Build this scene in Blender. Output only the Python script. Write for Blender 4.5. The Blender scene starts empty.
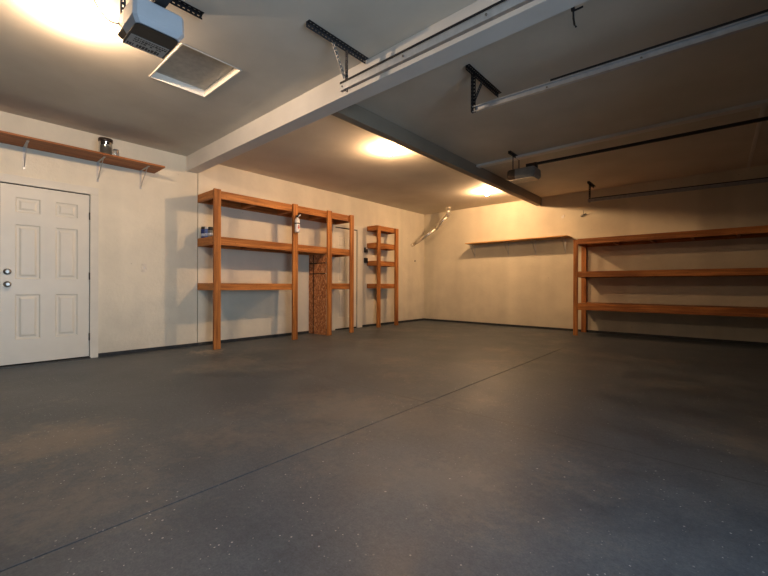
import bpy, bmesh, math, random
from mathutils import Vector, Matrix
random.seed(4)
sc = bpy.context.scene
col = sc.collection
H = 2.832                      # ceiling height
PI = math.pi

# ------------------------------------------------------------------ materials
def new_mat(name):
    m = bpy.data.materials.new(name); m.use_nodes = True
    nt = m.node_tree; nt.nodes.clear()
    out = nt.nodes.new('ShaderNodeOutputMaterial')
    b = nt.nodes.new('ShaderNodeBsdfPrincipled')
    nt.links.new(b.outputs[0], out.inputs[0])
    return m, nt, b
def N(nt, t, **k):
    n = nt.nodes.new(t)
    for a, v in k.items():
        if a.startswith('i_'):
            n.inputs[a[2:].replace('_', ' ')].default_value = v
        else: setattr(n, a, v)
    return n
def L(nt, a, b): nt.links.new(a, b)
def coords(nt, scale=(1, 1, 1), rot=(0, 0, 0), loc=(0, 0, 0), world=False):
    mp = N(nt, 'ShaderNodeMapping'); mp.inputs['Scale'].default_value = scale
    mp.inputs['Rotation'].default_value = rot; mp.inputs['Location'].default_value = loc
    if world:
        g = N(nt, 'ShaderNodeNewGeometry'); L(nt, g.outputs['Position'], mp.inputs[0])
    else:
        t = N(nt, 'ShaderNodeTexCoord'); L(nt, t.outputs['Object'], mp.inputs[0])
    return mp.outputs[0]
def noise(nt, vec, scale, detail=4, rough=.55):
    n = N(nt, 'ShaderNodeTexNoise'); n.inputs['Scale'].default_value = scale
    n.inputs['Detail'].default_value = detail; n.inputs['Roughness'].default_value = rough
    L(nt, vec, n.inputs['Vector']); return n.outputs[0]
def ramp(nt, fac, stops):
    r = N(nt, 'ShaderNodeValToRGB'); e = r.color_ramp.elements
    while len(e) < len(stops): e.new(.5)
    for k, (p, c) in zip(e, stops):
        k.position = p; k.color = (c, c, c, 1) if isinstance(c, (int, float)) else (*c, 1)
    L(nt, fac, r.inputs[0]); return r.outputs[0]
def mix(nt, fac, a, b, mode='MIX'):
    m = N(nt, 'ShaderNodeMix', data_type='RGBA', blend_type=mode)
    for v, s in ((fac, m.inputs[0]), (a, m.inputs[6]), (b, m.inputs[7])):
        if isinstance(v, (int, float)): s.default_value = v
        elif isinstance(v, tuple): s.default_value = (*v, 1)
        else: L(nt, v, s)
    return m.outputs[2]
def math_(nt, op, a, b=0., c=None):
    m = N(nt, 'ShaderNodeMath', operation=op)
    for v, s in ((a, m.inputs[0]), (b, m.inputs[1]), (c, m.inputs[2])):
        if v is None: continue
        if isinstance(v, (int, float)): s.default_value = v
        else: L(nt, v, s)
    return m.outputs[0]
def bump(nt, b, h, strength=.2, dist=.01):
    n = N(nt, 'ShaderNodeBump'); n.inputs['Strength'].default_value = strength
    n.inputs['Distance'].default_value = dist
    L(nt, h, n.inputs['Height']); L(nt, n.outputs[0], b.inputs['Normal'])
def simple(name, c, rough=.5, metal=0, spec=.5, var=.12, sc_=18):
    m, nt, b = new_mat(name)
    v = coords(nt)
    f = noise(nt, v, sc_)
    d = tuple(max(0, x * (1 - var)) for x in c); u = tuple(min(1, x * (1 + var)) for x in c)
    L(nt, ramp(nt, f, [(.3, d), (.7, u)]), b.inputs['Base Color'])
    b.inputs['Roughness'].default_value = rough; b.inputs['Metallic'].default_value = metal
    b.inputs['Specular IOR Level'].default_value = spec
    return m
def glass(name, c=(.9, .92, .9)):
    m, nt, b = new_mat(name)
    L(nt, ramp(nt, noise(nt, coords(nt), 5), [(0, c), (1, c)]), b.inputs['Base Color'])
    b.inputs['Transmission Weight'].default_value = .85; b.inputs['Roughness'].default_value = .08
    return m

def wood(name, axis, dark=(.27, .095, .022), light=(.57, .24, .065)):
    m, nt, b = new_mat(name)
    s = [22, 22, 22]; s[axis] = 1.1
    v = coords(nt, tuple(s), world=True)
    f = noise(nt, v, 1.6, 5, .6)
    s2 = [4, 4, 4]; s2[axis] = .9
    g = noise(nt, coords(nt, tuple(s2), world=True), 1.0, 2)
    f2 = math_(nt, 'ADD', math_(nt, 'MULTIPLY', f, .6), math_(nt, 'MULTIPLY', g, .4))
    c = ramp(nt, f2, [(.40, dark), (.5, tuple((a + q) / 2 for a, q in zip(dark, light))), (.60, light)])
    # knots
    s3 = [9, 9, 9]; s3[axis] = 3.2
    vo = N(nt, 'ShaderNodeTexVoronoi'); L(nt, coords(nt, tuple(s3), world=True), vo.inputs['Vector'])
    k = ramp(nt, vo.outputs['Distance'], [(.09, 1.), (.16, 0.)])
    c = mix(nt, math_(nt, 'MULTIPLY', k, .75), c, (.09, .028, .008))
    L(nt, c, b.inputs['Base Color'])
    b.inputs['Roughness'].default_value = .55; b.inputs['Specular IOR Level'].default_value = .35
    bump(nt, b, f, .15, .002)
    return m
W = [wood('pine_grain_x', 0), wood('pine_grain_y', 1), wood('pine_grain_z', 2)]
WL = wood('light_board_grain', 0, (.42, .22, .07), (.62, .36, .14))
WS = wood('stained_board_grain', 1, (.30, .105, .03), (.46, .175, .055))

def osb():
    m, nt, b = new_mat('strand_board')
    v = coords(nt, (1, 1, 1), world=True)
    vo = N(nt, 'ShaderNodeTexVoronoi'); vo.inputs['Scale'].default_value = 75
    L(nt, coords(nt, (1, 1, .45), (.0, .5, .3), world=True), vo.inputs['Vector'])
    sep = N(nt, 'ShaderNodeSeparateColor'); L(nt, vo.outputs['Color'], sep.inputs[0])
    c = ramp(nt, sep.outputs[0], [(0, (.26, .085, .028)), (.45, (.50, .19, .06)), (.8, (.62, .27, .10)), (1, (.80, .45, .22))])
    L(nt, c, b.inputs['Base Color']); b.inputs['Roughness'].default_value = .8
    bump(nt, b, sep.outputs[1], .3, .002)
    return m
OSB = osb()

def wall_mat(name, base, axis_h):
    """painted drywall / block: mottled cream with mud patches, vertical bands and small scars"""
    m, nt, b = new_mat(name)
    v = coords(nt, world=True)
    big = noise(nt, v, .9, 3)
    mid = noise(nt, v, 3.5, 5, .6)
    lo = tuple(x * .86 for x in base); hi = tuple(min(1, x * 1.08) for x in base)
    c = ramp(nt, math_(nt, 'ADD', math_(nt, 'MULTIPLY', big, .55), math_(nt, 'MULTIPLY', mid, .45)), [(.35, lo), (.62, hi)])
    # vertical taped bands
    s = [0, 0, .12]; s[axis_h] = 1.7
    band = noise(nt, coords(nt, tuple(s), world=True), 1.4, 2, .4)
    c = mix(nt, .5, c, ramp(nt, band, [(.4, tuple(x * .88 for x in base)), (.6, tuple(min(1, x * 1.04) for x in base))]))
    # small dark scuffs
    vo = N(nt, 'ShaderNodeTexVoronoi'); vo.inputs['Scale'].default_value = 3.2; L(nt, v, vo.inputs['Vector'])
    k = ramp(nt, vo.outputs['Distance'], [(.018, 1.), (.034, 0.)])
    c = mix(nt, math_(nt, 'MULTIPLY', k, .45), c, (.16, .12, .09))
    # darker brown-grey towards the floor
    sp = N(nt, 'ShaderNodeSeparateXYZ'); L(nt, v, sp.inputs[0])
    g = ramp(nt, math_(nt, 'ADD', sp.outputs[2], math_(nt, 'MULTIPLY', mid, .5)), [(.2, 1.), (.75, 0.)])
    c = mix(nt, math_(nt, 'MULTIPLY', g, .22), c, (.33, .29, .24))
    L(nt, c, b.inputs['Base Color'])
    b.inputs['Roughness'].default_value = .82; b.inputs['Specular IOR Level'].default_value = .2
    bump(nt, b, math_(nt, 'ADD', noise(nt, v, 26, 5, .65), math_(nt, 'MULTIPLY', mid, 3.)), .5, .006)
    return m
PW_A = wall_mat('cream_wall_paint', (.755, .70, .57), 1)
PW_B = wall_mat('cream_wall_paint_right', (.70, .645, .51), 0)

def ceil_mat():
    m, nt, b = new_mat('ceiling_paint')
    v = coords(nt, world=True)
    f = noise(nt, v, 1.3, 4, .55)
    c = ramp(nt, f, [(.35, (.60, .555, .475)), (.65, (.68, .635, .55))])
    sp = N(nt, 'ShaderNodeSeparateXYZ'); L(nt, v, sp.inputs[0])
    # faint taped seams: one line along the room at x = 1.66 and cross lines each 2.44 m
    d1 = math_(nt, 'ABSOLUTE', math_(nt, 'SUBTRACT', sp.outputs[0], 1.66))
    wob = math_(nt, 'MULTIPLY', noise(nt, v, 7, 2), .03)
    s1 = ramp(nt, math_(nt, 'ADD', d1, wob), [(.018, 1.), (.032, 0.)])
    c = mix(nt, math_(nt, 'MULTIPLY', s1, .3), c, (.6, .57, .52))
    L(nt, c, b.inputs['Base Color'])
    b.inputs['Roughness'].default_value = .75; b.inputs['Specular IOR Level'].default_value = .3
    bump(nt, b, noise(nt, v, 30, 4, .6), .15, .003)
    return m
PC = ceil_mat()
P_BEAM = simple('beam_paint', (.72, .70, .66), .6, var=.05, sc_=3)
P_BEAM_SHADE = simple('beam_paint_shade_in_colour', (.30, .25, .19), .7, var=.05, sc_=3)  # darker copy of the beam paint, the beam's shade put into its colour
P_DOOR = simple('door_white_paint', (.70, .66, .56), .42, var=.03, sc_=4)
P_TRIM = simple('trim_white_paint', (.70, .66, .56), .5, var=.04, sc_=6)
P_DARK = simple('dark_gap', (.012, .011, .010), .9)
P_CURB = simple('dark_curb_paint', (.030, .032, .034), .7, var=.4, sc_=14)
M_STEEL = simple('galvanised_steel', (.62, .64, .66), .33, .7, var=.1)
M_STEEL_DULL = simple('dull_galvanised_steel', (.40, .40, .40), .5, 1, var=.15)
M_BLACK = simple('black_painted_metal', (.018, .018, .020), .45, .3)
M_DARKSTEEL = simple('dark_angle_iron', (.075, .075, .08), .5, .6, var=.3, sc_=40)
M_NICKEL = simple('satin_nickel', (.30, .28, .25), .38, 1, var=.04)
M_BRONZE = simple('hinge_metal', (.10, .085, .07), .45, .8)
M_WPLAST = simple('white_plastic', (.74, .72, .68), .4, var=.03)
M_BPLAST = simple('black_plastic', (.02, .02, .021), .35, spec=.5)
M_BRACKET = simple('pale_bracket_metal', (.55, .53, .50), .45, .4, var=.06)
M_RED = simple('red_print', (.55, .035, .02), .5)
M_EXT = simple('white_enamel', (.80, .78, .76), .28, var=.03)
M_BLUE = simple('blue_can_print', (.018, .045, .20), .35, var=.3, sc_=40)
M_CAN = simple('polished_can', (.55, .53, .5), .12, 1, var=.05)
M_GLASS = glass('clear_jar_glass')
M_LENS = simple('opener_lens', (.44, .47, .50), .35, var=.03)
M_SMOKE = simple('smoked_lens', (.10, .065, .04), .2, spec=.6)
M_LABEL = simple('label_silver', (.40, .40, .38), .5, var=.05)
M_PORC = simple('porcelain', (.75, .73, .68), .3, var=.02)

def floor_mat():
    m, nt, b = new_mat('grey_floor_paint')
    v = coords(nt, world=True)
    a = noise(nt, v, .55, 4, .6); mid = noise(nt, v, 2.6, 6, .65); fine = noise(nt, v, 38, 4, .7)
    f = math_(nt, 'ADD', math_(nt, 'ADD', math_(nt, 'MULTIPLY', a, .35), math_(nt, 'MULTIPLY', mid, .4)), math_(nt, 'MULTIPLY', fine, .25))
    c = ramp(nt, f, [(.38, (.042, .054, .068)), (.5, (.072, .086, .102)), (.62, (.108, .123, .136))])
    grit = noise(nt, v, 120, 3, .8)
    c = mix(nt, .45, c, ramp(nt, grit, [(.3, (.35, .35, .35)), (.7, (1., 1., 1.))]), 'OVERLAY')
    # worn pale patches
    wn = noise(nt, coords(nt, (1, 1, 1), loc=(3.1, 1.7, 0), world=True), .8, 2)
    wm = noise(nt, v, 9, 5, .75)
    w = ramp(nt, math_(nt, 'ADD', math_(nt, 'MULTIPLY', wn, .6), math_(nt, 'MULTIPLY', wm, .4)), [(.52, 0.), (.64, 1.)])
    c = mix(nt, math_(nt, 'MULTIPLY', w, .45), c, (.22, .20, .17))
    sp = N(nt, 'ShaderNodeSeparateXYZ'); L(nt, v, sp.inputs[0])
    def blob(x, y, r, rough, amt, colr, c, sx=1.0):
        dx = math_(nt, 'MULTIPLY', math_(nt, 'SUBTRACT', sp.outputs[0], x), sx); dy = math_(nt, 'SUBTRACT', sp.outputs[1], y)
        d = math_(nt, 'SQRT', math_(nt, 'ADD', math_(nt, 'MULTIPLY', dx, dx), math_(nt, 'MULTIPLY', dy, dy)))
        d = math_(nt, 'ADD', math_(nt, 'DIVIDE', d, r), math_(nt, 'MULTIPLY', math_(nt, 'SUBTRACT', wm, .5), rough))
        return mix(nt, math_(nt, 'MULTIPLY', ramp(nt, d, [(.3, 1.), (1., 0.)]), amt), c, colr)
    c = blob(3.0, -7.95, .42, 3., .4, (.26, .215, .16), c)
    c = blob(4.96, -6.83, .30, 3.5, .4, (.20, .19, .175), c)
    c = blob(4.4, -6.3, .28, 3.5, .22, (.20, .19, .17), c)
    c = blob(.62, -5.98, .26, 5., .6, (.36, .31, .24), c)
    # white paint flakes scattered in clusters
    for scale, lo_, hi_, seed, s0 in ((30, .47, .57, 0, .09), (52, .46, .58, 5.3, .13)):
        vo = N(nt, 'ShaderNodeTexVoronoi'); vo.inputs['Scale'].default_value = scale
        L(nt, coords(nt, (1, 1, 1), loc=(seed, seed, 0), world=True), vo.inputs['Vector'])
        sepc = N(nt, 'ShaderNodeSeparateColor'); L(nt, vo.outputs['Color'], sepc.inputs[0])
        dot = math_(nt, 'LESS_THAN', vo.outputs['Distance'], math_(nt, 'MULTIPLY', sepc.outputs[0], s0 * 1.6))
        pick = math_(nt, 'GREATER_THAN', sepc.outputs[1], .62)
        cl = ramp(nt, noise(nt, coords(nt, (1, 1, 1), loc=(seed + .4, 2.2, 0), world=True), 1.5, 3), [(lo_, 0.), (hi_, 1.)])
        k = math_(nt, 'MULTIPLY', math_(nt, 'MULTIPLY', dot, pick), cl)
        c = mix(nt, math_(nt, 'MULTIPLY', k, .75), c, (.52, .52, .50))
    # cross joints, very faint
    for yy in (-2.95, -5.87):
        d = math_(nt, 'ABSOLUTE', math_(nt, 'SUBTRACT', sp.outputs[1], yy))
        k = ramp(nt, math_(nt, 'ADD', d, math_(nt, 'MULTIPLY', noise(nt, v, 2.2, 2), .012)), [(.010, 1.), (.016, 0.)])
        c = mix(nt, math_(nt, 'MULTIPLY', k, .35), c, (.02, .02, .02))
    L(nt, c, b.inputs['Base Color'])
    r = ramp(nt, mid, [(.3, .40), (.7, .58)])
    L(nt, r, b.inputs['Roughness']); b.inputs['Specular IOR Level'].default_value = .42
    bump(nt, b, math_(nt, 'ADD', math_(nt, 'MULTIPLY', fine, .5), mid), .3, .006)
    return m
PF = floor_mat()

def bulb_mat(strength, kelvin):
    m, nt, b = new_mat('lit_bulb')
    bb = N(nt, 'ShaderNodeBlackbody'); bb.inputs[0].default_value = kelvin
    L(nt, bb.outputs[0], b.inputs['Emission Color'])
    b.inputs['Emission Strength'].default_value = strength
    b.inputs['Base Color'].default_value = (.9, .9, .85, 1)
    return m

# ------------------------------------------------------------------ mesh helpers
def BM(): return bmesh.new()
def box(bm, x0, x1, y0, y1, z0, z1):
    if x0 > x1: x0, x1 = x1, x0
    if y0 > y1: y0, y1 = y1, y0
    if z0 > z1: z0, z1 = z1, z0
    v = [bm.verts.new(p) for p in ((x0,y0,z0),(x1,y0,z0),(x1,y1,z0),(x0,y1,z0),(x0,y0,z1),(x1,y0,z1),(x1,y1,z1),(x0,y1,z1))]
    for f in ((3,2,1,0),(4,5,6,7),(0,1,5,4),(1,2,6,5),(2,3,7,6),(3,0,4,7)): bm.faces.new([v[i] for i in f])
def frame_of(a, b):
    d = (Vector(b) - Vector(a)); l = d.length; d.normalize()
    up = Vector((0, 0, 1)) if abs(d.z) < .95 else Vector((0, 1, 0))
    s = d.cross(up).normalized(); u = s.cross(d).normalized()
    return d, s, u, l
def bar(bm, a, b, w, h):
    """rectangular bar from a to b, w wide sideways, h high"""
    d, s, u, l = frame_of(a, b); a = Vector(a); b = Vector(b)
    vs = []
    for p in (a, b):
        for i, j in ((-1,-1),(1,-1),(1,1),(-1,1)): vs.append(bm.verts.new(p + s * (i*w/2) + u * (j*h/2)))
    for f in ((0,1,2,3),(7,6,5,4),(0,4,5,1),(1,5,6,2),(2,6,7,3),(3,7,4,0)): bm.faces.new([vs[i] for i in f])
def tube(bm, pts, r, n=12, cap=True):
    pts = [Vector(p) for p in pts]; rings = []
    for i, p in enumerate(pts):
        if i == 0: d = pts[1] - p
        elif i == len(pts) - 1: d = p - pts[-2]
        else: d = (pts[i+1] - p).normalized() + (p - pts[i-1]).normalized()
        d.normalize(); up = Vector((0, 0, 1)) if abs(d.z) < .9 else Vector((0, 1, 0))
        s = d.cross(up).normalized(); u = s.cross(d)
        rr = r[i] if isinstance(r, (list, tuple)) else r
        rings.append([bm.verts.new(p + (s * math.cos(2*PI*k/n) + u * math.sin(2*PI*k/n)) * rr) for k in range(n)])
    for A, B in zip(rings, rings[1:]):
        for k in range(n):
            f = bm.faces.new((A[k], A[(k+1) % n], B[(k+1) % n], B[k])); f.smooth = True
    if cap: bm.faces.new(rings[0][::-1]); bm.faces.new(rings[-1])
def lathe(bm, prof, c=(0, 0, 0), n=28, axis='z'):
    c = Vector(c); rings = []
    for r, h in prof:
        ring = []
        for k in range(n):
            a = 2*PI*k/n; p = (r*math.cos(a), r*math.sin(a), h)
            if axis == 'x': p = (h, p[0], p[1])
            ring.append(bm.verts.new(c + Vector(p)))
        rings.append(ring)
    for A, B in zip(rings, rings[1:]):
        for k in range(n):
            f = bm.faces.new((A[k], A[(k+1) % n], B[(k+1) % n], B[k])); f.smooth = True
    bm.faces.new(rings[0][::-1]); bm.faces.new(rings[-1])
def obj(name, bm, mat, parent=None, bevel=0, seg=2):
    bmesh.ops.recalc_face_normals(bm, faces=bm.faces[:])
    if parent is not None:
        off = Vector((0, 0, 0)); p = parent
        while p is not None: off += p.location; p = p.parent
        bmesh.ops.translate(bm, verts=bm.verts[:], vec=-off)
        loc = None
    me = bpy.data.meshes.new(name); bm.to_mesh(me); bm.free()
    o = bpy.data.objects.new(name, me); col.objects.link(o)
    me.materials.append(mat)
    if parent is not None: o.parent = parent
    if bevel:
        md = o.modifiers.new('bevel', 'BEVEL'); md.width = bevel; md.segments = seg; md.limit_method = 'ANGLE'
    return o
def boxobj(name, dims, mat, parent=None, bevel=0):
    bm = BM(); box(bm, *dims); return obj(name, bm, mat, parent, bevel)
def tag(o, label, cat, group=None):
    o['label'] = label; o['category'] = cat
    if group: o['group'] = group
    return o
def thing(name, label, cat, loc=(0, 0, 0), group=None):
    o = bpy.data.objects.new(name, None); o.empty_display_size = .1; col.objects.link(o)
    o.location = loc; return tag(o, label, cat, group)
def struct(name, bm, mat, parent=None, bevel=0):
    o = obj(name, bm, mat, parent, bevel)
    if parent is None: o['kind'] = 'structure'
    return o

# ------------------------------------------------------------------ the room
XE, YS, YB = 7.6, -9.9, .08
bm = BM(); box(bm, -.15, 4.2155, YS - .15, .23, -.12, 0); box(bm, 4.224, XE + .15, YS - .15, .23, -.12, 0)
box(bm, 4.2155, 4.224, YS - .15, -2.45, -.12, -.006); box(bm, 4.2155, 4.224, -2.45, .23, -.12, -.0006)
struct('floor', bm, PF)
bm = BM()                                   # ceiling with the attic opening left open
hx0, hx1, hy0, hy1 = 2.015, 2.76, -7.15, -6.64
zt = H + .12
box(bm, -.15, hx0, YS - .15, .23, H, zt); box(bm, hx1, XE + .15, YS - .15, .23, H, zt)
box(bm, hx0, hx1, YS - .15, hy0, H, zt); box(bm, hx0, hx1, hy1, .23, H, zt)
struct('ceiling', bm, PC)
bm = BM()                                   # left wall, with the open construction gap behind the shelving
box(bm, -.15, 0, YS - .15, -5.866, 0, H); box(bm, -.15, 0, -5.855, .23, 0, H)
struct('wall_left', bm, PW_A)
bm = BM(); box(bm, -.15, -.03, -5.866, -5.855, 0, H); struct('trim_1', bm, P_DARK)
bm = BM(); box(bm, 0, XE + .15, YB, YB + .15, 0, H); struct('wall_back', bm, PW_B)
bm = BM(); box(bm, -.15, XE + .15, YS - .15, YS, 0, H); P_DIM = simple('low_bounce_brown_wall', (.07, .062, .055), .9); struct('wall_south', bm, P_DIM)  # unseen walls coloured dark on purpose to cut bounced light
bm = BM()                                   # unseen door wall behind the camera, garage opening added to admit cool light
oy0, oy1, oz = -9.3, -6.5, 2.2
box(bm, XE, XE + .15, YS, oy0, 0, H); box(bm, XE, XE + .15, oy1, YB, 0, H); box(bm, XE, XE + .15, oy0, oy1, oz, H)
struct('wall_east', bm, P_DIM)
bm = BM(); box(bm, XE + .15, XE + 9, YS - 5, 5, -.14, -.03); struct('driveway', bm, simple('driveway_concrete', (.34, .34, .33), .9))
# dark painted curb along the wall feet
bm = BM(); box(bm, 0, .012, YS, -7.97 - .1, 0, .046); box(bm, 0, .012, -7.098, -3.2, 0, .046); box(bm, 0, .012, -2.31, YB, 0, .046)
struct('baseboard_left', bm, P_CURB)
bm = BM(); box(bm, .012, XE, YB - .012, YB, 0, .046); struct('baseboard_back', bm, P_CURB)
# ceiling beams
bm = BM(); box(bm, 0, XE, -6.030, -5.862, 2.614, H); o = struct('trim_2', bm, P_BEAM, bevel=.004); o['label'] = 'wide white painted ceiling beam across the garage'
bm = BM(); box(bm, 2.972, 3.078, -5.862, YB, 2.662, H); o = struct('trim_3', bm, P_BEAM_SHADE, bevel=.004); o['label'] = 'narrower ceiling beam running back to the far wall'
bm = BM(); box(bm, 3.078, XE, -2.875, -2.765, H - .035, H); struct('trim_4', bm, P_BEAM)
bm = BM(); box(bm, 6.29, 6.33, -2.765, YB, H - .008, H); struct('trim_5', bm, P_BEAM)

# ---- doors in the left wall
def panel_door(root, y0, y1, z0, z1, f, cols, rows, mat):
    ys = [y0] + [v for c in cols for v in c] + [y1]
    zs = [z0] + [v for r in rows for v in r] + [z1]
    bm = BM()
    def q(a, b, c, d): bm.faces.new([bm.verts.new(p) for p in (a, b, c, d)])
    for i in range(len(ys) - 1):
        for j in range(len(zs) - 1):
            a, b, c, d = ys[i], ys[i+1], zs[j], zs[j+1]
            if i % 2 == 1 and j % 2 == 1:
                prev = None
                for ins, dx in ((0, 0), (.012, -.009), (.030, -.009), (.050, -.001)):
                    r = [(f+dx, a+ins, c+ins), (f+dx, b-ins, c+ins), (f+dx, b-ins, d-ins), (f+dx, a+ins, d-ins)]
                    if prev:
                        for k in range(4): q(prev[k], prev[(k+1) % 4], r[(k+1) % 4], r[k])
                    prev = r
                q(*prev)
            else: q((f, a, c), (f, b, c), (f, b, d), (f, a, d))
    bmesh.ops.remove_doubles(bm, verts=bm.verts[:], dist=1e-5)
    bo = .004
    for A, B in (((y0, z0), (y1, z0)), ((y1, z0), (y1, z1)), ((y1, z1), (y0, z1)), ((y0, z1), (y0, z0))):
        q((f, *A), (f, *B), (bo, *B), (bo, *A))
    return obj('door_panel', bm, mat, root)
def round_knob(bm, x, y, z, r, stem, ball=True):
    lathe(bm, [(.033, 0), (.033, .005), (.026, .010), (.012, .012), (.012, stem), (r*.75, stem+.004), (r, stem+.016), (r*.95, stem+.028), (r*.55, stem+.038)] if ball
          else [(.034, 0), (.034, .006), (.031, .014), (.024, .020), (.014, .022)], (x, y, z), 24, 'x')

bm = BM(); box(bm, 0, .004, -7.99, -7.18, 0, 2.062)
d1 = struct('door_1', bm, P_DARK); d1['label'] = 'white six-panel door with round knob and deadbolt'
panel_door(d1, -7.982, -7.191, .028, 2.04, .016, [(-7.862, -7.650), (-7.516, -7.306)], [(.30, .808), (.985, 1.60), (1.735, 1.905)], P_DOOR)
bm = BM(); box(bm, 0, .030, -7.185, -7.100, 0, 2.052); box(bm, 0, .030, -8.072, -7.986, 0, 2.052); box(bm, 0, .030, -8.072, -7.100, 2.052, 2.145)
obj('door_frame', bm, P_TRIM, d1, .003)
bm = BM(); round_knob(bm, .016, -7.925, .925, .030, .03); obj('door_handle', bm, M_NICKEL, d1)
bm = BM(); round_knob(bm, .016, -7.925, 1.065, .03, .02, False); box(bm, .036, .052, -7.931, -7.919, 1.045, 1.085); obj('deadbolt', bm, M_NICKEL, d1)
for z in (.27, 1.03, 1.78):
    bm = BM(); tube(bm, [(.022, -7.189, z - .045), (.022, -7.189, z + .045)], .0085, 10); box(bm, .012, .019, -7.196, -7.182, z - .045, z + .045)
    obj('hinge', bm, M_BRONZE, d1)
bm = BM(); box(bm, 0, .05, -7.985, -7.182, .0, .014); obj('threshold', bm, M_BRONZE, d1)

bm = BM(); box(bm, 0, .004, -3.115, -2.47, 0, 2.135)
d2 = struct('door_2', bm, P_DARK); d2['label'] = 'narrow white door half hidden behind the wooden shelving'
panel_door(d2, -3.10, -2.492, .028, 2.115, .016, [(-3.02, -2.84), (-2.75, -2.57)], [(.25, .85), (1.0, 1.60), (1.72, 1.95)], P_DOOR)
bm = BM(); box(bm, 0, .030, -2.472, -2.318, 0, 2.135); box(bm, 0, .030, -3.19, -3.112, 0, 2.135); box(bm, 0, .030, -3.19, -2.318, 2.135, 2.215)
obj('door_frame', bm, P_TRIM, d2, .003)

# ---- attic hatch
t = thing('attic_hatch', 'recessed rectangular attic hatch in the ceiling with pale frame', 'hatch', ((hx0+hx1)/2, (hy0+hy1)/2, H))
boxobj('panel', (hx0 + .001, hx1 - .001, hy0 + .001, hy1 - .001, H + .062, H + .08), simple('hatch_panel_paint', (.52, .48, .41), .7), t)
bm = BM(); w = .012
box(bm, hx0, hx0 + w, hy0, hy1, H - .004, H + .062); box(bm, hx1 - w, hx1, hy0, hy1, H - .004, H + .062)
box(bm, hx0 + w, hx1 - w, hy0, hy0 + w, H - .004, H + .062); box(bm, hx0 + w, hx1 - w, hy1 - w, hy1, H - .004, H + .062)
obj('frame', bm, simple('hatch_frame_paint', (.80, .76, .68), .6, var=.03), t)

# ------------------------------------------------------------------ shelving
def post(t, x0, x1, y0, y1, z1, z0=0): boxobj('post', (x0, x1, y0, y1, z0, z1), W[2], t, .003)
def rx(t, x0, x1, y0, y1, z0, z1, name='rail'): return boxobj(name, (x0, x1, y0, y1, z0, z1), W[0], t, .003)
def ry(t, x0, x1, y0, y1, z0, z1, name='rail'): return boxobj(name, (x0, x1, y0, y1, z0, z1), W[1], t, .003)

XF = .56
t = thing('shelving_unit', 'large open wooden storage shelving on the left wall with strand board divider', 'shelves', (.28, -4.48, 0))
ps = [(-5.868, -5.768), (-4.528, -4.428), (-3.768, -3.668), (-3.19, -3.10)]
for a, b in ps: post(t, XF - .038, XF, a, b, 2.30)
for a, b in (ps[0], ps[2], ps[3]):     # rear posts by the wall only where the photograph shows uprights would be hidden behind rails
    pass
yl, yr = -5.866, -3.10
XR = XF - .039
def shelf_level(ya, yb, z0, z1, first=True):
    ry(t, XR - .038, XR, ya, yb, z0, z1)                        # front rail behind the posts
    ry(t, .002, .040, ya, yb, z0, z1)                           # ledger on the wall
    rx(t, .041, XR - .039, ya, ya + .038, z0, z1)               # end rails
    rx(t, .041, XR - .039, yb - .038, yb, z0, z1)
    n = max(1, round((yb - ya) / .62))
    for k in range(1, n):
        y = ya + (yb - ya) * k / n
        rx(t, .041, XR - .039, y - .019, y + .019, z0, z1 - .002, 'joist')
    boxobj('deck', (.002, XR - .002, ya + .002, yb - .002, z1 + .0005, z1 + .012), W[1], t)
shelf_level(yl, yr, 2.172, 2.276)
shelf_level(yl, yr, 1.503, 1.612)
shelf_level(yl, -4.43, .846, .937)
shelf_level(-3.72, yr, .852, .948)
# divider of strand board between the wall and the third post
bm = BM()
for za, zb_ in ((.004, 1.132), (1.150, 1.330), (1.348, 1.501)):
    box(bm, .014, .132, -3.774, -3.770, za, zb_); box(bm, .160, XR - .002, -3.774, -3.770, za, zb_)
obj('divider_panel', bm, OSB, t)
boxobj('divider_backing', (.014, XR - .040, -3.7695, -3.758, .004, 1.501), simple('dark_seam', (.03, .015, .008), .9), t)

XT = .335
t = thing('shelf_tower', 'narrow tall wooden shelf tower with four shelves near the corner', 'shelves', (.16, -1.79, 0))
ta, tb = -2.15, -1.43
post(t, XT - .038, XT, -2.15, -2.052, 2.245); post(t, XT - .038, XT, -1.535, -1.43, 2.245)
XQ = XT - .039
for z0, z1 in ((2.145, 2.24), (1.755, 1.86), (1.365, 1.46), (.860, .952)):
    ry(t, XQ - .038, XQ, ta, tb, z0, z1); ry(t, .002, .04, ta, tb, z0, z1)
    rx(t, .041, XQ - .039, ta, ta + .038, z0, z1); rx(t, .041, XQ - .039, tb - .038, tb, z0, z1)
    boxobj('deck', (.002, XQ - .002, ta + .002, tb - .002, z1 + .0005, z1 + .010), W[1], t)

YF = -.62
t = thing('long_shelving_unit', 'long three-tier wooden shelving standing along the far wall', 'shelves', (5.5, -.3, 0))
xr = 7.3
post(t, 3.902, 3.978, YF, YF + .038, 1.79)
post(t, 3.882, 3.972, .02, .058, 1.79)
post(t, xr, xr + .078, YF, YF + .038, 1.79); post(t, xr, xr + .078, .02, .058, 1.79)
for z0, z1 in ((1.700, 1.792), (1.090, 1.184), (.478, .590)):
    rx(t, 3.98, xr, YF, YF + .038, z0, z1); rx(t, 3.98, xr, .028, .066, z0, z1)
    ry(t, 3.930, 3.968, YF + .039, .019, z0, z1); ry(t, xr - .038, xr - .001, YF + .039, .027, z0, z1)
    n = 6
    for k in range(1, n):
        x = 3.98 + (xr - 3.98) * k / n
        ry(t, x - .019, x + .019, YF + .039, .027, z0, z1 - .002, 'joist')
    boxobj('deck', (3.972, xr - .002, YF + .003, .066, z1 + .0005, z1 + .011), W[0], t)

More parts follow.
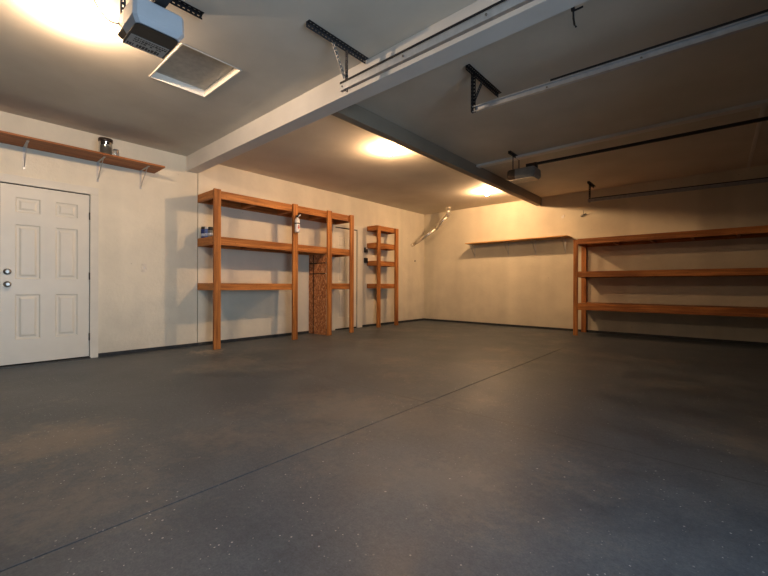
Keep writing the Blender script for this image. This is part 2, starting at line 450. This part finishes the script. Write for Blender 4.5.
# ---- wall shelves on brackets
def shelf_bracket_x(t, y, zt_, drop, reach, m):
    bm = BM()
    box(bm, .001, .005, y - .011, y + .011, zt_ - drop, zt_)
    box(bm, .005, reach, y - .011, y + .011, zt_ - .004, zt_)
    bar(bm, (.006, y, zt_ - drop + .03), (reach * .82, y, zt_ - .006), .007, .013)
    obj('bracket', bm, m, t)
def shelf_bracket_y(t, x, zt_, drop, reach, m):
    bm = BM()
    box(bm, x - .011, x + .011, YB - .006, YB - .001, zt_ - drop, zt_)
    box(bm, x - .011, x + .011, -reach, YB - .006, zt_ - .005, zt_)
    bar(bm, (x, YB - .007, zt_ - drop + .03), (x, -reach * .82, zt_ - .006), .007, .013)
    obj('bracket', bm, m, t)
t = thing('wall_shelf', 'long stained board shelf on pale brackets above the white door', 'shelf', (.2, -7.8, 2.48))
boxobj('board', (.002, .405, -9.5, -6.455, 2.482, 2.503), WS, t, .002)
for y in (-8.7, -7.79, -7.105, -6.625): shelf_bracket_x(t, y, 2.481, .25, .33, M_BRACKET)
t = thing('wall_shelf', 'light wood board shelf on four small brackets beside the long shelving', 'shelf', (2.5, -.13, 1.91))
boxobj('board', (1.43, 3.69, -.285, YB - .001, 1.915, 1.935), WL, t, .002)
for x in (1.50, 2.345, 2.955, 3.565): shelf_bracket_y(t, x, 1.914, .30, .23, M_BRACKET)

# ------------------------------------------------------------------ small things
# shiny canister on the board shelf
t = thing('canister', 'shiny metal canister with dark lid on the high stained shelf', 'can', (.30, -7.09, 2.5035))
bm = BM(); lathe(bm, [(.066, 0), (.072, .004), (.072, .012), (.069, .016), (.069, .150), (.072, .155), (.070, .160)], (.30, -7.09, 2.5035), 32); obj('body', bm, M_CAN, t)
bm = BM(); lathe(bm, [(.0735, .1605), (.0755, .164), (.0755, .196), (.070, .202), (.03, .204)], (.30, -7.09, 2.5035), 32); obj('lid', bm, simple('dark_lid', (.045, .03, .022), .3), t)
t = thing('glass_jar', 'small clear glass jar beside the shiny canister', 'jar', (.23, -6.955, 2.5035))
bm = BM(); lathe(bm, [(.030, 0), (.034, .004), (.034, .085), (.026, .10), (.026, .11)], (.23, -6.965, 2.5035), 24); obj('body', bm, M_GLASS, t)
bm = BM(); lathe(bm, [(.028, .1105), (.029, .112), (.029, .122), (.025, .125)], (.23, -6.965, 2.5035), 24); obj('lid', bm, M_STEEL_DULL, t)

# cans at the end of the middle shelf of the big shelving
ZC = 1.6245
def spray(name, label, x, y, r, h, body, lid, lidh):
    t = thing(name, label, 'can', (x, y, ZC))
    bm = BM(); lathe(bm, [(r*.96, 0), (r, .004), (r, h - lidh - .008), (r*.92, h - lidh)], (x, y, ZC)); obj('body', bm, body, t)
    bm = BM(); lathe(bm, [(r*.93, h - lidh + .0005), (r*.95, h - lidh + .003), (r*.95, h - .006), (r*.86, h)], (x, y, ZC)); obj('lid', bm, lid, t)
    bm = BM(); lathe(bm, [(r*1.008, h*.18), (r*1.008, h*.42)], (x, y, ZC)); obj('label_band', bm, simple('pale_print', (.55, .6, .72), .4), t)
spray('paint_can', 'widest blue can with black lid at the wall end of the shelf', .075, -5.79, .050, .180, M_BLUE, M_BPLAST, .04)
spray('spray_can', 'slim blue and white can between the wide can and the black bottle', .19, -5.80, .036, .165, simple('blue_white_print', (.10, .17, .42), .35, var=.5, sc_=30), M_WPLAST, .03)
spray('spray_can', 'small black-capped bottle nearest the front shelf post', .30, -5.80, .036, .155, simple('clear_grey_print', (.20, .22, .22), .3, var=.5), M_BPLAST, .05)

# fire extinguisher on the second post
ex, ey, ez = XF + .048, -4.480, 1.815
t = thing('fire_extinguisher', 'small white fire extinguisher hung on the second shelf post', 'extinguisher', (ex, ey, ez))
bm = BM(); lathe(bm, [(.034, 0), (.042, .006), (.043, .02), (.043, .20), (.036, .225), (.018, .24), (.015, .25)], (ex, ey, ez), 28); obj('cylinder', bm, M_EXT, t)
bm = BM(); lathe(bm, [(.0445, .140), (.0445, .158)], (ex, ey, ez), 28); box(bm, XF, ex - .035, ey - .012, ey + .012, ez + .09, ez + .2); obj('strap', bm, M_BLACK, t)
bm = BM(); lathe(bm, [(.016, .2505), (.018, .255), (.018, .28), (.010, .285)], (ex, ey, ez), 20)
bar(bm, (ex, ey - .035, ez + .272), (ex, ey + .030, ez + .294), .016, .012); bar(bm, (ex, ey - .03, ez + .255), (ex, ey + .01, ez + .262), .014, .008)
obj('valve', bm, M_BLACK, t)
bm = BM(); tube(bm, [(ex + .006, ey + .01, ez + .262), (ex + .02, ey + .036, ez + .29), (ex + .022, ey + .046, ez + .30)], [.011, .010, .013], 12); obj('nozzle', bm, M_EXT, t)
bm = BM()                              # red emblem wrapped on the front of the cylinder
def patch(bm, a0, a1, z0, z1, r, n=6):
    P = []
    for k in range(n + 1):
        a = a0 + (a1 - a0) * k / n
        P.append((bm.verts.new((ex + r*math.cos(a), ey + r*math.sin(a), ez + z0)), bm.verts.new((ex + r*math.cos(a), ey + r*math.sin(a), ez + z1))))
    for A, B in zip(P, P[1:]): bm.faces.new((A[0], B[0], B[1], A[1]))
patch(bm, -.35, .35, .060, .088, .0437); patch(bm, -.25, .25, .092, .108, .0437); patch(bm, -.12, .12, .108, .122, .0437)
obj('red_emblem', bm, M_RED, t)

# wall plates, hooks and marks
def plate(name, label, cat, y, z, w, h, m=M_WPLAST, toggle=None):
    t = thing(name, label, cat, (0, y, z))
    bm = BM(); box(bm, .0005, .007, y - w/2, y + w/2, z - h/2, z + h/2); obj('plate', bm, m, t, .002)
    if toggle: bm = BM(); box(bm, .0072, .016, y - .005, y + .005, z - .012, z + .012); obj('toggle', bm, toggle, t)
    return t
plate('light_switch', 'cream light switch plate on the bare wall beside the white door', 'switch', -6.578, 1.155, .062, .115, simple('cream_plate', (.72, .66, .55), .5), M_WPLAST)
def small_box(label, z, capm):
    t = thing('control_box', label, 'box', (0, -2.205, z))
    bm = BM(); box(bm, 0, .05, -2.245, -2.165, z - .055, z + .055); obj('case', bm, M_BPLAST, t, .004)
    bm = BM(); box(bm, .0505, .056, -2.235, -2.18, z + .02, z + .05); obj('button_plate', bm, capm, t, .001)
small_box('upper of two small black boxes beside the narrow shelf tower', 1.715, M_WPLAST)
small_box('lower of two small black boxes beside the narrow shelf tower', 1.485, M_BPLAST)
bm = BM(); lathe(bm, [(.020, .0005), (.022, .003), (.017, .007), (.007, .010)], (0, -.335, 1.568), 16, 'x')
tag(obj('wall_plug', bm, M_BRONZE), 'small dark plug in the wall below the metal pipe', 'plug')
t = thing('wall_hook', 'small dark twisted fastener on the far wall above the shelving', 'hook', (3.9, YB, 2.36))
q0 = YB
bm = BM(); lathe(bm, [(.012, 0), (.030, .004), (.028, .012), (.01, .014)], (3.885, YB - .012, 2.34), 14); obj('base', bm, M_WPLAST, t)
bm = BM(); bar(bm, (3.885, q0 - .002, 2.36), (3.885, q0 - .035, 2.33), .022, .02); bar(bm, (3.86, q0 - .02, 2.335), (3.96, q0 - .03, 2.372), .016, .018); tube(bm, [(3.905, q0 - .005, 2.37), (3.905, q0 - .005, 2.45)], .0035, 8); obj('arm', bm, M_DARKSTEEL, t)
bm = BM(); box(bm, 3.487, 3.535, YB - .008, YB - .0005, 2.335, 2.385); box(bm, 3.515, 3.545, YB - .02, YB - .001, 2.375, 2.40)
tag(obj('wall_clip', bm, M_WPLAST, None, .002), 'tiny white clip on the far wall above the light board shelf', 'clip')
t = thing('beam_hook', 'short black hook hanging from the far side of the wide beam', 'hook', (5.28, -5.861, 2.6))
bm = BM(); tube(bm, [(5.28, -5.852, 2.63), (5.28, -5.845, 2.56), (5.285, -5.84, 2.52), (5.295, -5.845, 2.50)], .006, 8); box(bm, 5.27, 5.29, -5.861, -5.846, 2.60, 2.66); bar(bm, (5.28, -5.85, 2.60), (5.33, -5.83, 2.615), .008, .008); obj('rod', bm, M_BLACK, t)

# metal pipe in the far corner
t = thing('metal_pipe', 'shiny bent metal pipe slanting from ceiling to wall in the corner', 'pipe', (1.0, -.32, H))
A, B_, C_, D = (1.0, -.32, H - .001), (1.0, -.32, 2.665), (.66, -.37, 2.335), (.062, -.47, 1.985)
r = .048
M_PIPE = simple('bright_pipe_metal', (.78, .74, .66), .22, .75, var=.05)
bm = BM(); tube(bm, [A, B_], r, 20); lathe(bm, [(.072, -.012), (.072, 0), (.05, .001)], (1.0, -.32, H - .002), 20); obj('upper_section', bm, M_PIPE, t)
bm = BM(); e = Vector(B_); dv = (Vector(C_) - e).normalized()
tube(bm, [(1.0, -.32, 2.70), (1.0, -.32, 2.67), e + dv * .03, e + dv * .06], r * 1.08, 20); obj('elbow', bm, M_PIPE, t)
bm = BM(); tube(bm, [B_, C_], r * .97, 20); obj('middle_section', bm, M_PIPE, t)
bm = BM(); tube(bm, [Vector(C_) - (Vector(D) - Vector(C_)).normalized() * -.0, D], r * .9, 20); obj('lower_section', bm, M_PIPE, t)
bm = BM(); tube(bm, [Vector(D) + Vector((.0, 0, 0)), Vector(D) + Vector((-.059, -.01, -.03))], [.047, .043], 20); obj('end_collar', bm, M_PIPE, t)

# ------------------------------------------------------------------ garage door hardware
def perf(bm, a, b, w, normal, pitch=.032, strip=.28, th=.003):
    """perforated flat strip from a to b: two edge bands joined by ties, leaving real slots"""
    a, b = Vector(a), Vector(b); d = (b - a); l = d.length; d.normalize(); n = Vector(normal).normalized(); s = d.cross(n).normalized()
    def slab(p, q, ww):
        vs = []
        dd = (q - p).normalized(); ss = dd.cross(n).normalized()
        for P_ in (p, q):
            for i, j in ((-1,-1),(1,-1),(1,1),(-1,1)): vs.append(bm.verts.new(P_ + ss*(i*ww/2) + n*(j*th/2)))
        for f in ((0,1,2,3),(7,6,5,4),(0,4,5,1),(1,5,6,2),(2,6,7,3),(3,7,4,0)): bm.faces.new([vs[i] for i in f])
    e = w * (1 - strip) / 2 * .5 + w * strip / 2
    ew = w * (1 - strip) / 2
    slab(a + s*e, b + s*e, ew); slab(a - s*e, b - s*e, ew)
    k = 0.0
    while k < l - .004:
        q = min(l, k + pitch * .5); slab(a + d*k, a + d*q, w * strip * 1.05); k += pitch
def angle_iron(bm, a, b, w, n1, n2):
    """L section: two perforated flanges meeting on the line a-b; n1, n2 directions of the flanges"""
    a, b = Vector(a), Vector(b); n1 = Vector(n1); n2 = Vector(n2)
    perf(bm, a + n1*w/2, b + n1*w/2, w, n2); perf(bm, a + n2*w/2, b + n2*w/2, w, n1)

def door_track(label, x0, y, za, zb, x1, ang, ys, dy, brace_y, rein, mat_rail, m_iron, m_brace):
    """horizontal door track with its ceiling hanger; ang = (y0,y1) of the ceiling angle, ys = strap position"""
    t = thing('door_track', label, 'garage door track', (x0, y, za))
    xb = x0 + (.045 if y < -6 else .015)
    bm = BM(); angle_iron(bm, (xb, ang[0], H - .002), (xb, ang[1], H - .002), .036, (1, 0, 0), (0, 0, -1)); obj('ceiling_angle', bm, m_iron, t)
    bm = BM(); angle_iron(bm, (xb, ys, H - .03), (xb, ys, za - .035), .030, (0, dy, 0), (1, 0, 0)); obj('hanger_strap', bm, m_iron, t)
    bm = BM(); perf(bm, (xb + .004, brace_y, H - .03), (xb + .004, ys + .01 * (1 if brace_y > ys else -1), za + .06), .030, (1, 0, 0)); obj('brace', bm, m_brace, t)
    # C-shaped rail, open to the side the door ran on
    h, w = .052, .030; sgn = dy
    def sect(off): return [(0, h/2), (w*sgn, h/2), (w*sgn, h/2 - .010), (.003*sgn + w*sgn*0 + .004*sgn, h/2 - .004), (.004*sgn, -h/2 + .004), (w*sgn, -h/2 + .010), (w*sgn, -h/2), (0, -h/2)]
    bm = BM(); S = sect(0); R0 = [bm.verts.new((x0, y + a, za + b)) for a, b in S]; R1 = [bm.verts.new((x1, y + a, zb + b)) for a, b in S]
    for k in range(len(S)): bm.faces.new((R0[k], R0[(k+1) % len(S)], R1[(k+1) % len(S)], R1[k]))
    bm.faces.new(R0); bm.faces.new(R1[::-1])
    obj('rail', bm, mat_rail, t)
    def zat(x): return za + (zb - za) * (x - x0) / (x1 - x0)
    bm = BM(); yy = y - .004 if sgn > 0 else y - w - .004
    bar(bm, (rein, yy, zat(rein) + h/2 + .0065), (x1, yy, zat(x1) + h/2 + .0065), .006, .013)
    obj('stiffener_angle', bm, M_BLACK, t)
    x = x0 + .03
    while x < 6.6:
        bm = BM(); tube(bm, [(x, y - .003, zat(x)), (x, y - .010, zat(x))], .007, 8); obj('bolt', bm, M_NICKEL, t); x += .62
    return t
door_track('steel door track hanging in front of the wide white beam', 3.655, -6.285, 2.512, 2.500, XE - .12, (-6.655, -6.036), -6.27, 1, -6.40, 3.66, M_STEEL, M_DARKSTEEL, M_STEEL_DULL)
door_track('steel door track hanging behind the wide beam, bluish at its near end', 4.285, -5.262, 2.492, 2.435, XE - .12, (-5.41, -4.76), -5.285, -1, -5.115, 4.97, M_STEEL, M_BLACK, M_DARKSTEEL)
door_track('steel door track along the far wall above the long shelving', 4.14, -.600, 2.500, 2.440, XE - .12, (-.69, -.22), -.585, 1, -.45, 4.2, M_STEEL_DULL, M_BLACK, M_DARKSTEEL)

def opener(name, label, cx, cy, zb, body_m, rail_x0, rail_z, lx=.185, ly=.14, angx=None, angy=None, lens_m=M_LENS, rail_m=M_BLACK, plate_m=M_BPLAST, label_on=True):
    """chain drive opener: rounded housing, lens at the door end, labelled underside"""
    t = thing(name, label, 'garage door opener', (cx, cy, zb))
    x0, x1, y0, y1 = cx - lx, cx + lx, cy - ly, cy + ly; hh = .145
    bv = .022
    def shell(xa, xb, ca, cb):
        """tapered box with chamfered lower edges"""
        bm = BM(); rings = []
        for z, ins in ((zb, bv), (zb + bv*1.4, 0), (zb + hh - .012, .004), (zb + hh, .016)):
            a = xa + (ins if ca else 0); b = xb - (ins if cb else 0); c = y0 + ins; d = y1 - ins; k = .018
            pts = [(a+k*ca, c), (b-k*cb, c), (b, c+k*cb), (b, d-k*cb), (b-k*cb, d), (a+k*ca, d), (a, d-k*ca), (a, c+k*ca)]
            pts2 = []
            for p in pts:
                if not pts2 or (abs(p[0]-pts2[-1][0]) + abs(p[1]-pts2[-1][1])) > 1e-6: pts2.append(p)
            if (abs(pts2[0][0]-pts2[-1][0]) + abs(pts2[0][1]-pts2[-1][1])) < 1e-6: pts2.pop()
            rings.append([bm.verts.new((*p, z)) for p in pts2])
        for A, B in zip(rings, rings[1:]):
            for q in range(len(A)): bm.faces.new((A[q], A[(q+1) % len(A)], B[(q+1) % len(A)], B[q]))
        bm.faces.new(rings[0][::-1]); bm.faces.new(rings[-1]); return bm
    xm = x0 + .12
    obj('rear_lens', shell(x0, xm, 1, 0), M_SMOKE, t)
    obj('housing', shell(xm + .001, x1, 0, 1), lens_m, t)
    # black rounded plate and silver rating label on the underside
    zu = zb - .0015
    xp = x0 + .022; xq = x1 - .030
    bm = BM(); n = 8; rr = .035; pts = [(xp, y0 + .022), (xp, y1 - .022)][::-1]
    ol = [(xp, y0 + .022)]
    for k in range(n + 1):
        a = -PI/2 + PI/2 * k / n; ol.append((xq - rr + rr*math.cos(a), y0 + .022 + rr + rr*math.sin(a)))
    for k in range(n + 1):
        a = PI/2 * k / n; ol.append((xq - rr + rr*math.cos(a), y1 - .022 - rr + rr*math.sin(a)))
    ol.append((xp, y1 - .022))
    lo_ = [bm.verts.new((*p, zu - .004)) for p in ol]; hi_ = [bm.verts.new((*p, zb + .001)) for p in ol]
    bm.faces.new(lo_); bm.faces.new(hi_[::-1])
    for k in range(len(ol)): bm.faces.new((lo_[k], lo_[(k+1) % len(ol)], hi_[(k+1) % len(ol)], hi_[k]))
    obj('underside_plate', bm, plate_m, t)
    if label_on:
        xl = xp + .004; ll = (xq - xp) * .50
        boxobj('rating_label', (xl, xl + ll, y0 + .034, y1 - .034, zu - .0052, zu - .0041), M_LABEL, t)
        bm = BM(); rnd = random.Random(3)
        for a_, hgt in ((.10, .28), (.50, .10), (.66, .12), (.84, .07)):
            xx = xl + ll * a_; yy = y0 + .040 + (0 if a_ < .3 else .02)
            while yy < y1 - .046:
                w_ = rnd.uniform(.006, .015)
                if rnd.random() < .85 and yy + w_ < y1 - .038: box(bm, xx, xx + ll * hgt * rnd.uniform(.7, 1), yy, yy + w_, zu - .0058, zu - .0053)
                yy += w_ + .004
        obj('label_print', bm, M_BPLAST, t)
    # hangers
    ax = angx
    bm = BM(); angle_iron(bm, (ax, angy[0], H - .002), (ax, angy[1], H - .002), .034, (1, 0, 0), (0, 0, -1)); obj('ceiling_angle', bm, M_BLACK, t)
    for sy in (y0 + .03, y1 - .03):
        bm = BM(); perf(bm, (ax + .004, sy, H - .02), (ax + .004, sy, zb + hh - .02), .03, (1, 0, 0)); obj('hanger_strap', bm, M_DARKSTEEL, t)
    # rail
    bm = BM(); bar(bm, (rail_x0, cy, rail_z), (XE - .1, cy, rail_z - .03), .026, .034); box(bm, rail_x0 - .05, rail_x0 + .1, cy - .03, cy + .03, zb + hh, rail_z + .018); obj('rail', bm, rail_m, t)
    # power cord: a loop out of the rear end
    if not label_on: return t
    bm = BM()
    pts = []
    for k in range(15):
        u = k / 14
        pts.append((x0 + .06 - .22 * u, y0 + .02 - .16 * u, zb + .10 + (H - .004 - zb - .10) * u ** 1.6 - .05 * math.sin(u * PI)))
    tube(bm, pts, .004, 8); obj('cord', bm, M_BLACK, t)
    return t
opener('garage_door_opener', 'white and black door opener with labelled underside beside the attic hatch', 3.350, -7.550, 2.405, None, 3.5, 2.575, lx=.160, ly=.138, angx=3.20, angy=(-8.0, -7.18))
opener('garage_door_opener', 'dark door opener with long black rail below the far ceiling', 3.83, -2.87, 2.455, None, 3.92, 2.655, lx=.20, ly=.14, angx=3.71, angy=(-3.14, -2.78), lens_m=simple('opener_grey', (.24, .225, .20), .4), plate_m=simple('tan_plate', (.80, .68, .50), .5), label_on=False)

# ------------------------------------------------------------------ light fixtures
BULB_A = bulb_mat(1550, 4400); BULB_B = bulb_mat(1650, 3900)
def ceiling_light(label, x, y, mat):
    t = thing('ceiling_light', label, 'light', (x, y, H), 'ceiling lights')
    bm = BM(); lathe(bm, [(.036, 0), (.036, -.007), (.026, -.015), (.017, -.020), (.015, -.023)], (x, y, H - .0005), 24); obj('lamp_holder', bm, M_PORC, t)
    bm = BM(); prof = [(.013, -.0235), (.016, -.030)] + [(.031 * math.sin(PI*k/10), -.060 + .031 * math.cos(PI*k/10)) for k in range(2, 10)] + [(.003, -.0915)]
    lathe(bm, prof, (x, y, H - .0005), 24); obj('bulb', bm, mat, t)
ceiling_light('lit bulb nearest the opener and attic hatch', 2.55, -7.78, BULB_A)
ceiling_light('lit bulb just behind the wide beam, middle of the three', 2.50, -4.30, BULB_B)
ceiling_light('lit bulb farthest away, by the end of the narrow beam', 2.45, -1.22, BULB_B)

# ------------------------------------------------------------------ daylight lamp put in with the made-up garage opening behind the camera
ld = bpy.data.lights.new('added_daylight', 'AREA'); ld.shape = 'RECTANGLE'; ld.size = 2.7; ld.size_y = 2.1; ld.energy = 85; ld.spread = math.radians(125); ld.color = (.62, .80, 1.0)
lo = bpy.data.objects.new('added_daylight', ld); col.objects.link(lo); lo.location = (XE + .1, (oy0+oy1)/2, 1.1)
lo.rotation_euler = (0, math.radians(90), 0)     # faces -x
w = bpy.data.worlds.new('sky'); sc.world = w; w.use_nodes = True
bg = w.node_tree.nodes['Background']; bg.inputs[0].default_value = (.45, .60, .85, 1); bg.inputs[1].default_value = .35

# ------------------------------------------------------------------ camera
cam = bpy.data.cameras.new('camera'); co = bpy.data.objects.new('camera', cam); col.objects.link(co); sc.camera = co
yaw, roll = .7185, .0029
F = Vector((-math.sin(yaw), math.cos(yaw), 0)); R = Vector((math.cos(yaw), math.sin(yaw), 0)); Z = Vector((0, 0, 1))
r_ = R * math.cos(roll) + Z * math.sin(roll); u_ = Z * math.cos(roll) - R * math.sin(roll)
M = Matrix((r_, u_, -F)).transposed().to_4x4(); M.translation = Vector((5.9487, -8.3623, .92))
co.matrix_world = M
cam.sensor_width = 36; cam.lens = 381.82 * 36 / 768; cam.shift_y = -2.3 / 768; cam.clip_start = .02
sc.view_settings.view_transform = 'Standard'; sc.view_settings.look = 'None'
sc.view_settings.exposure = 0.30; sc.view_settings.gamma = .90
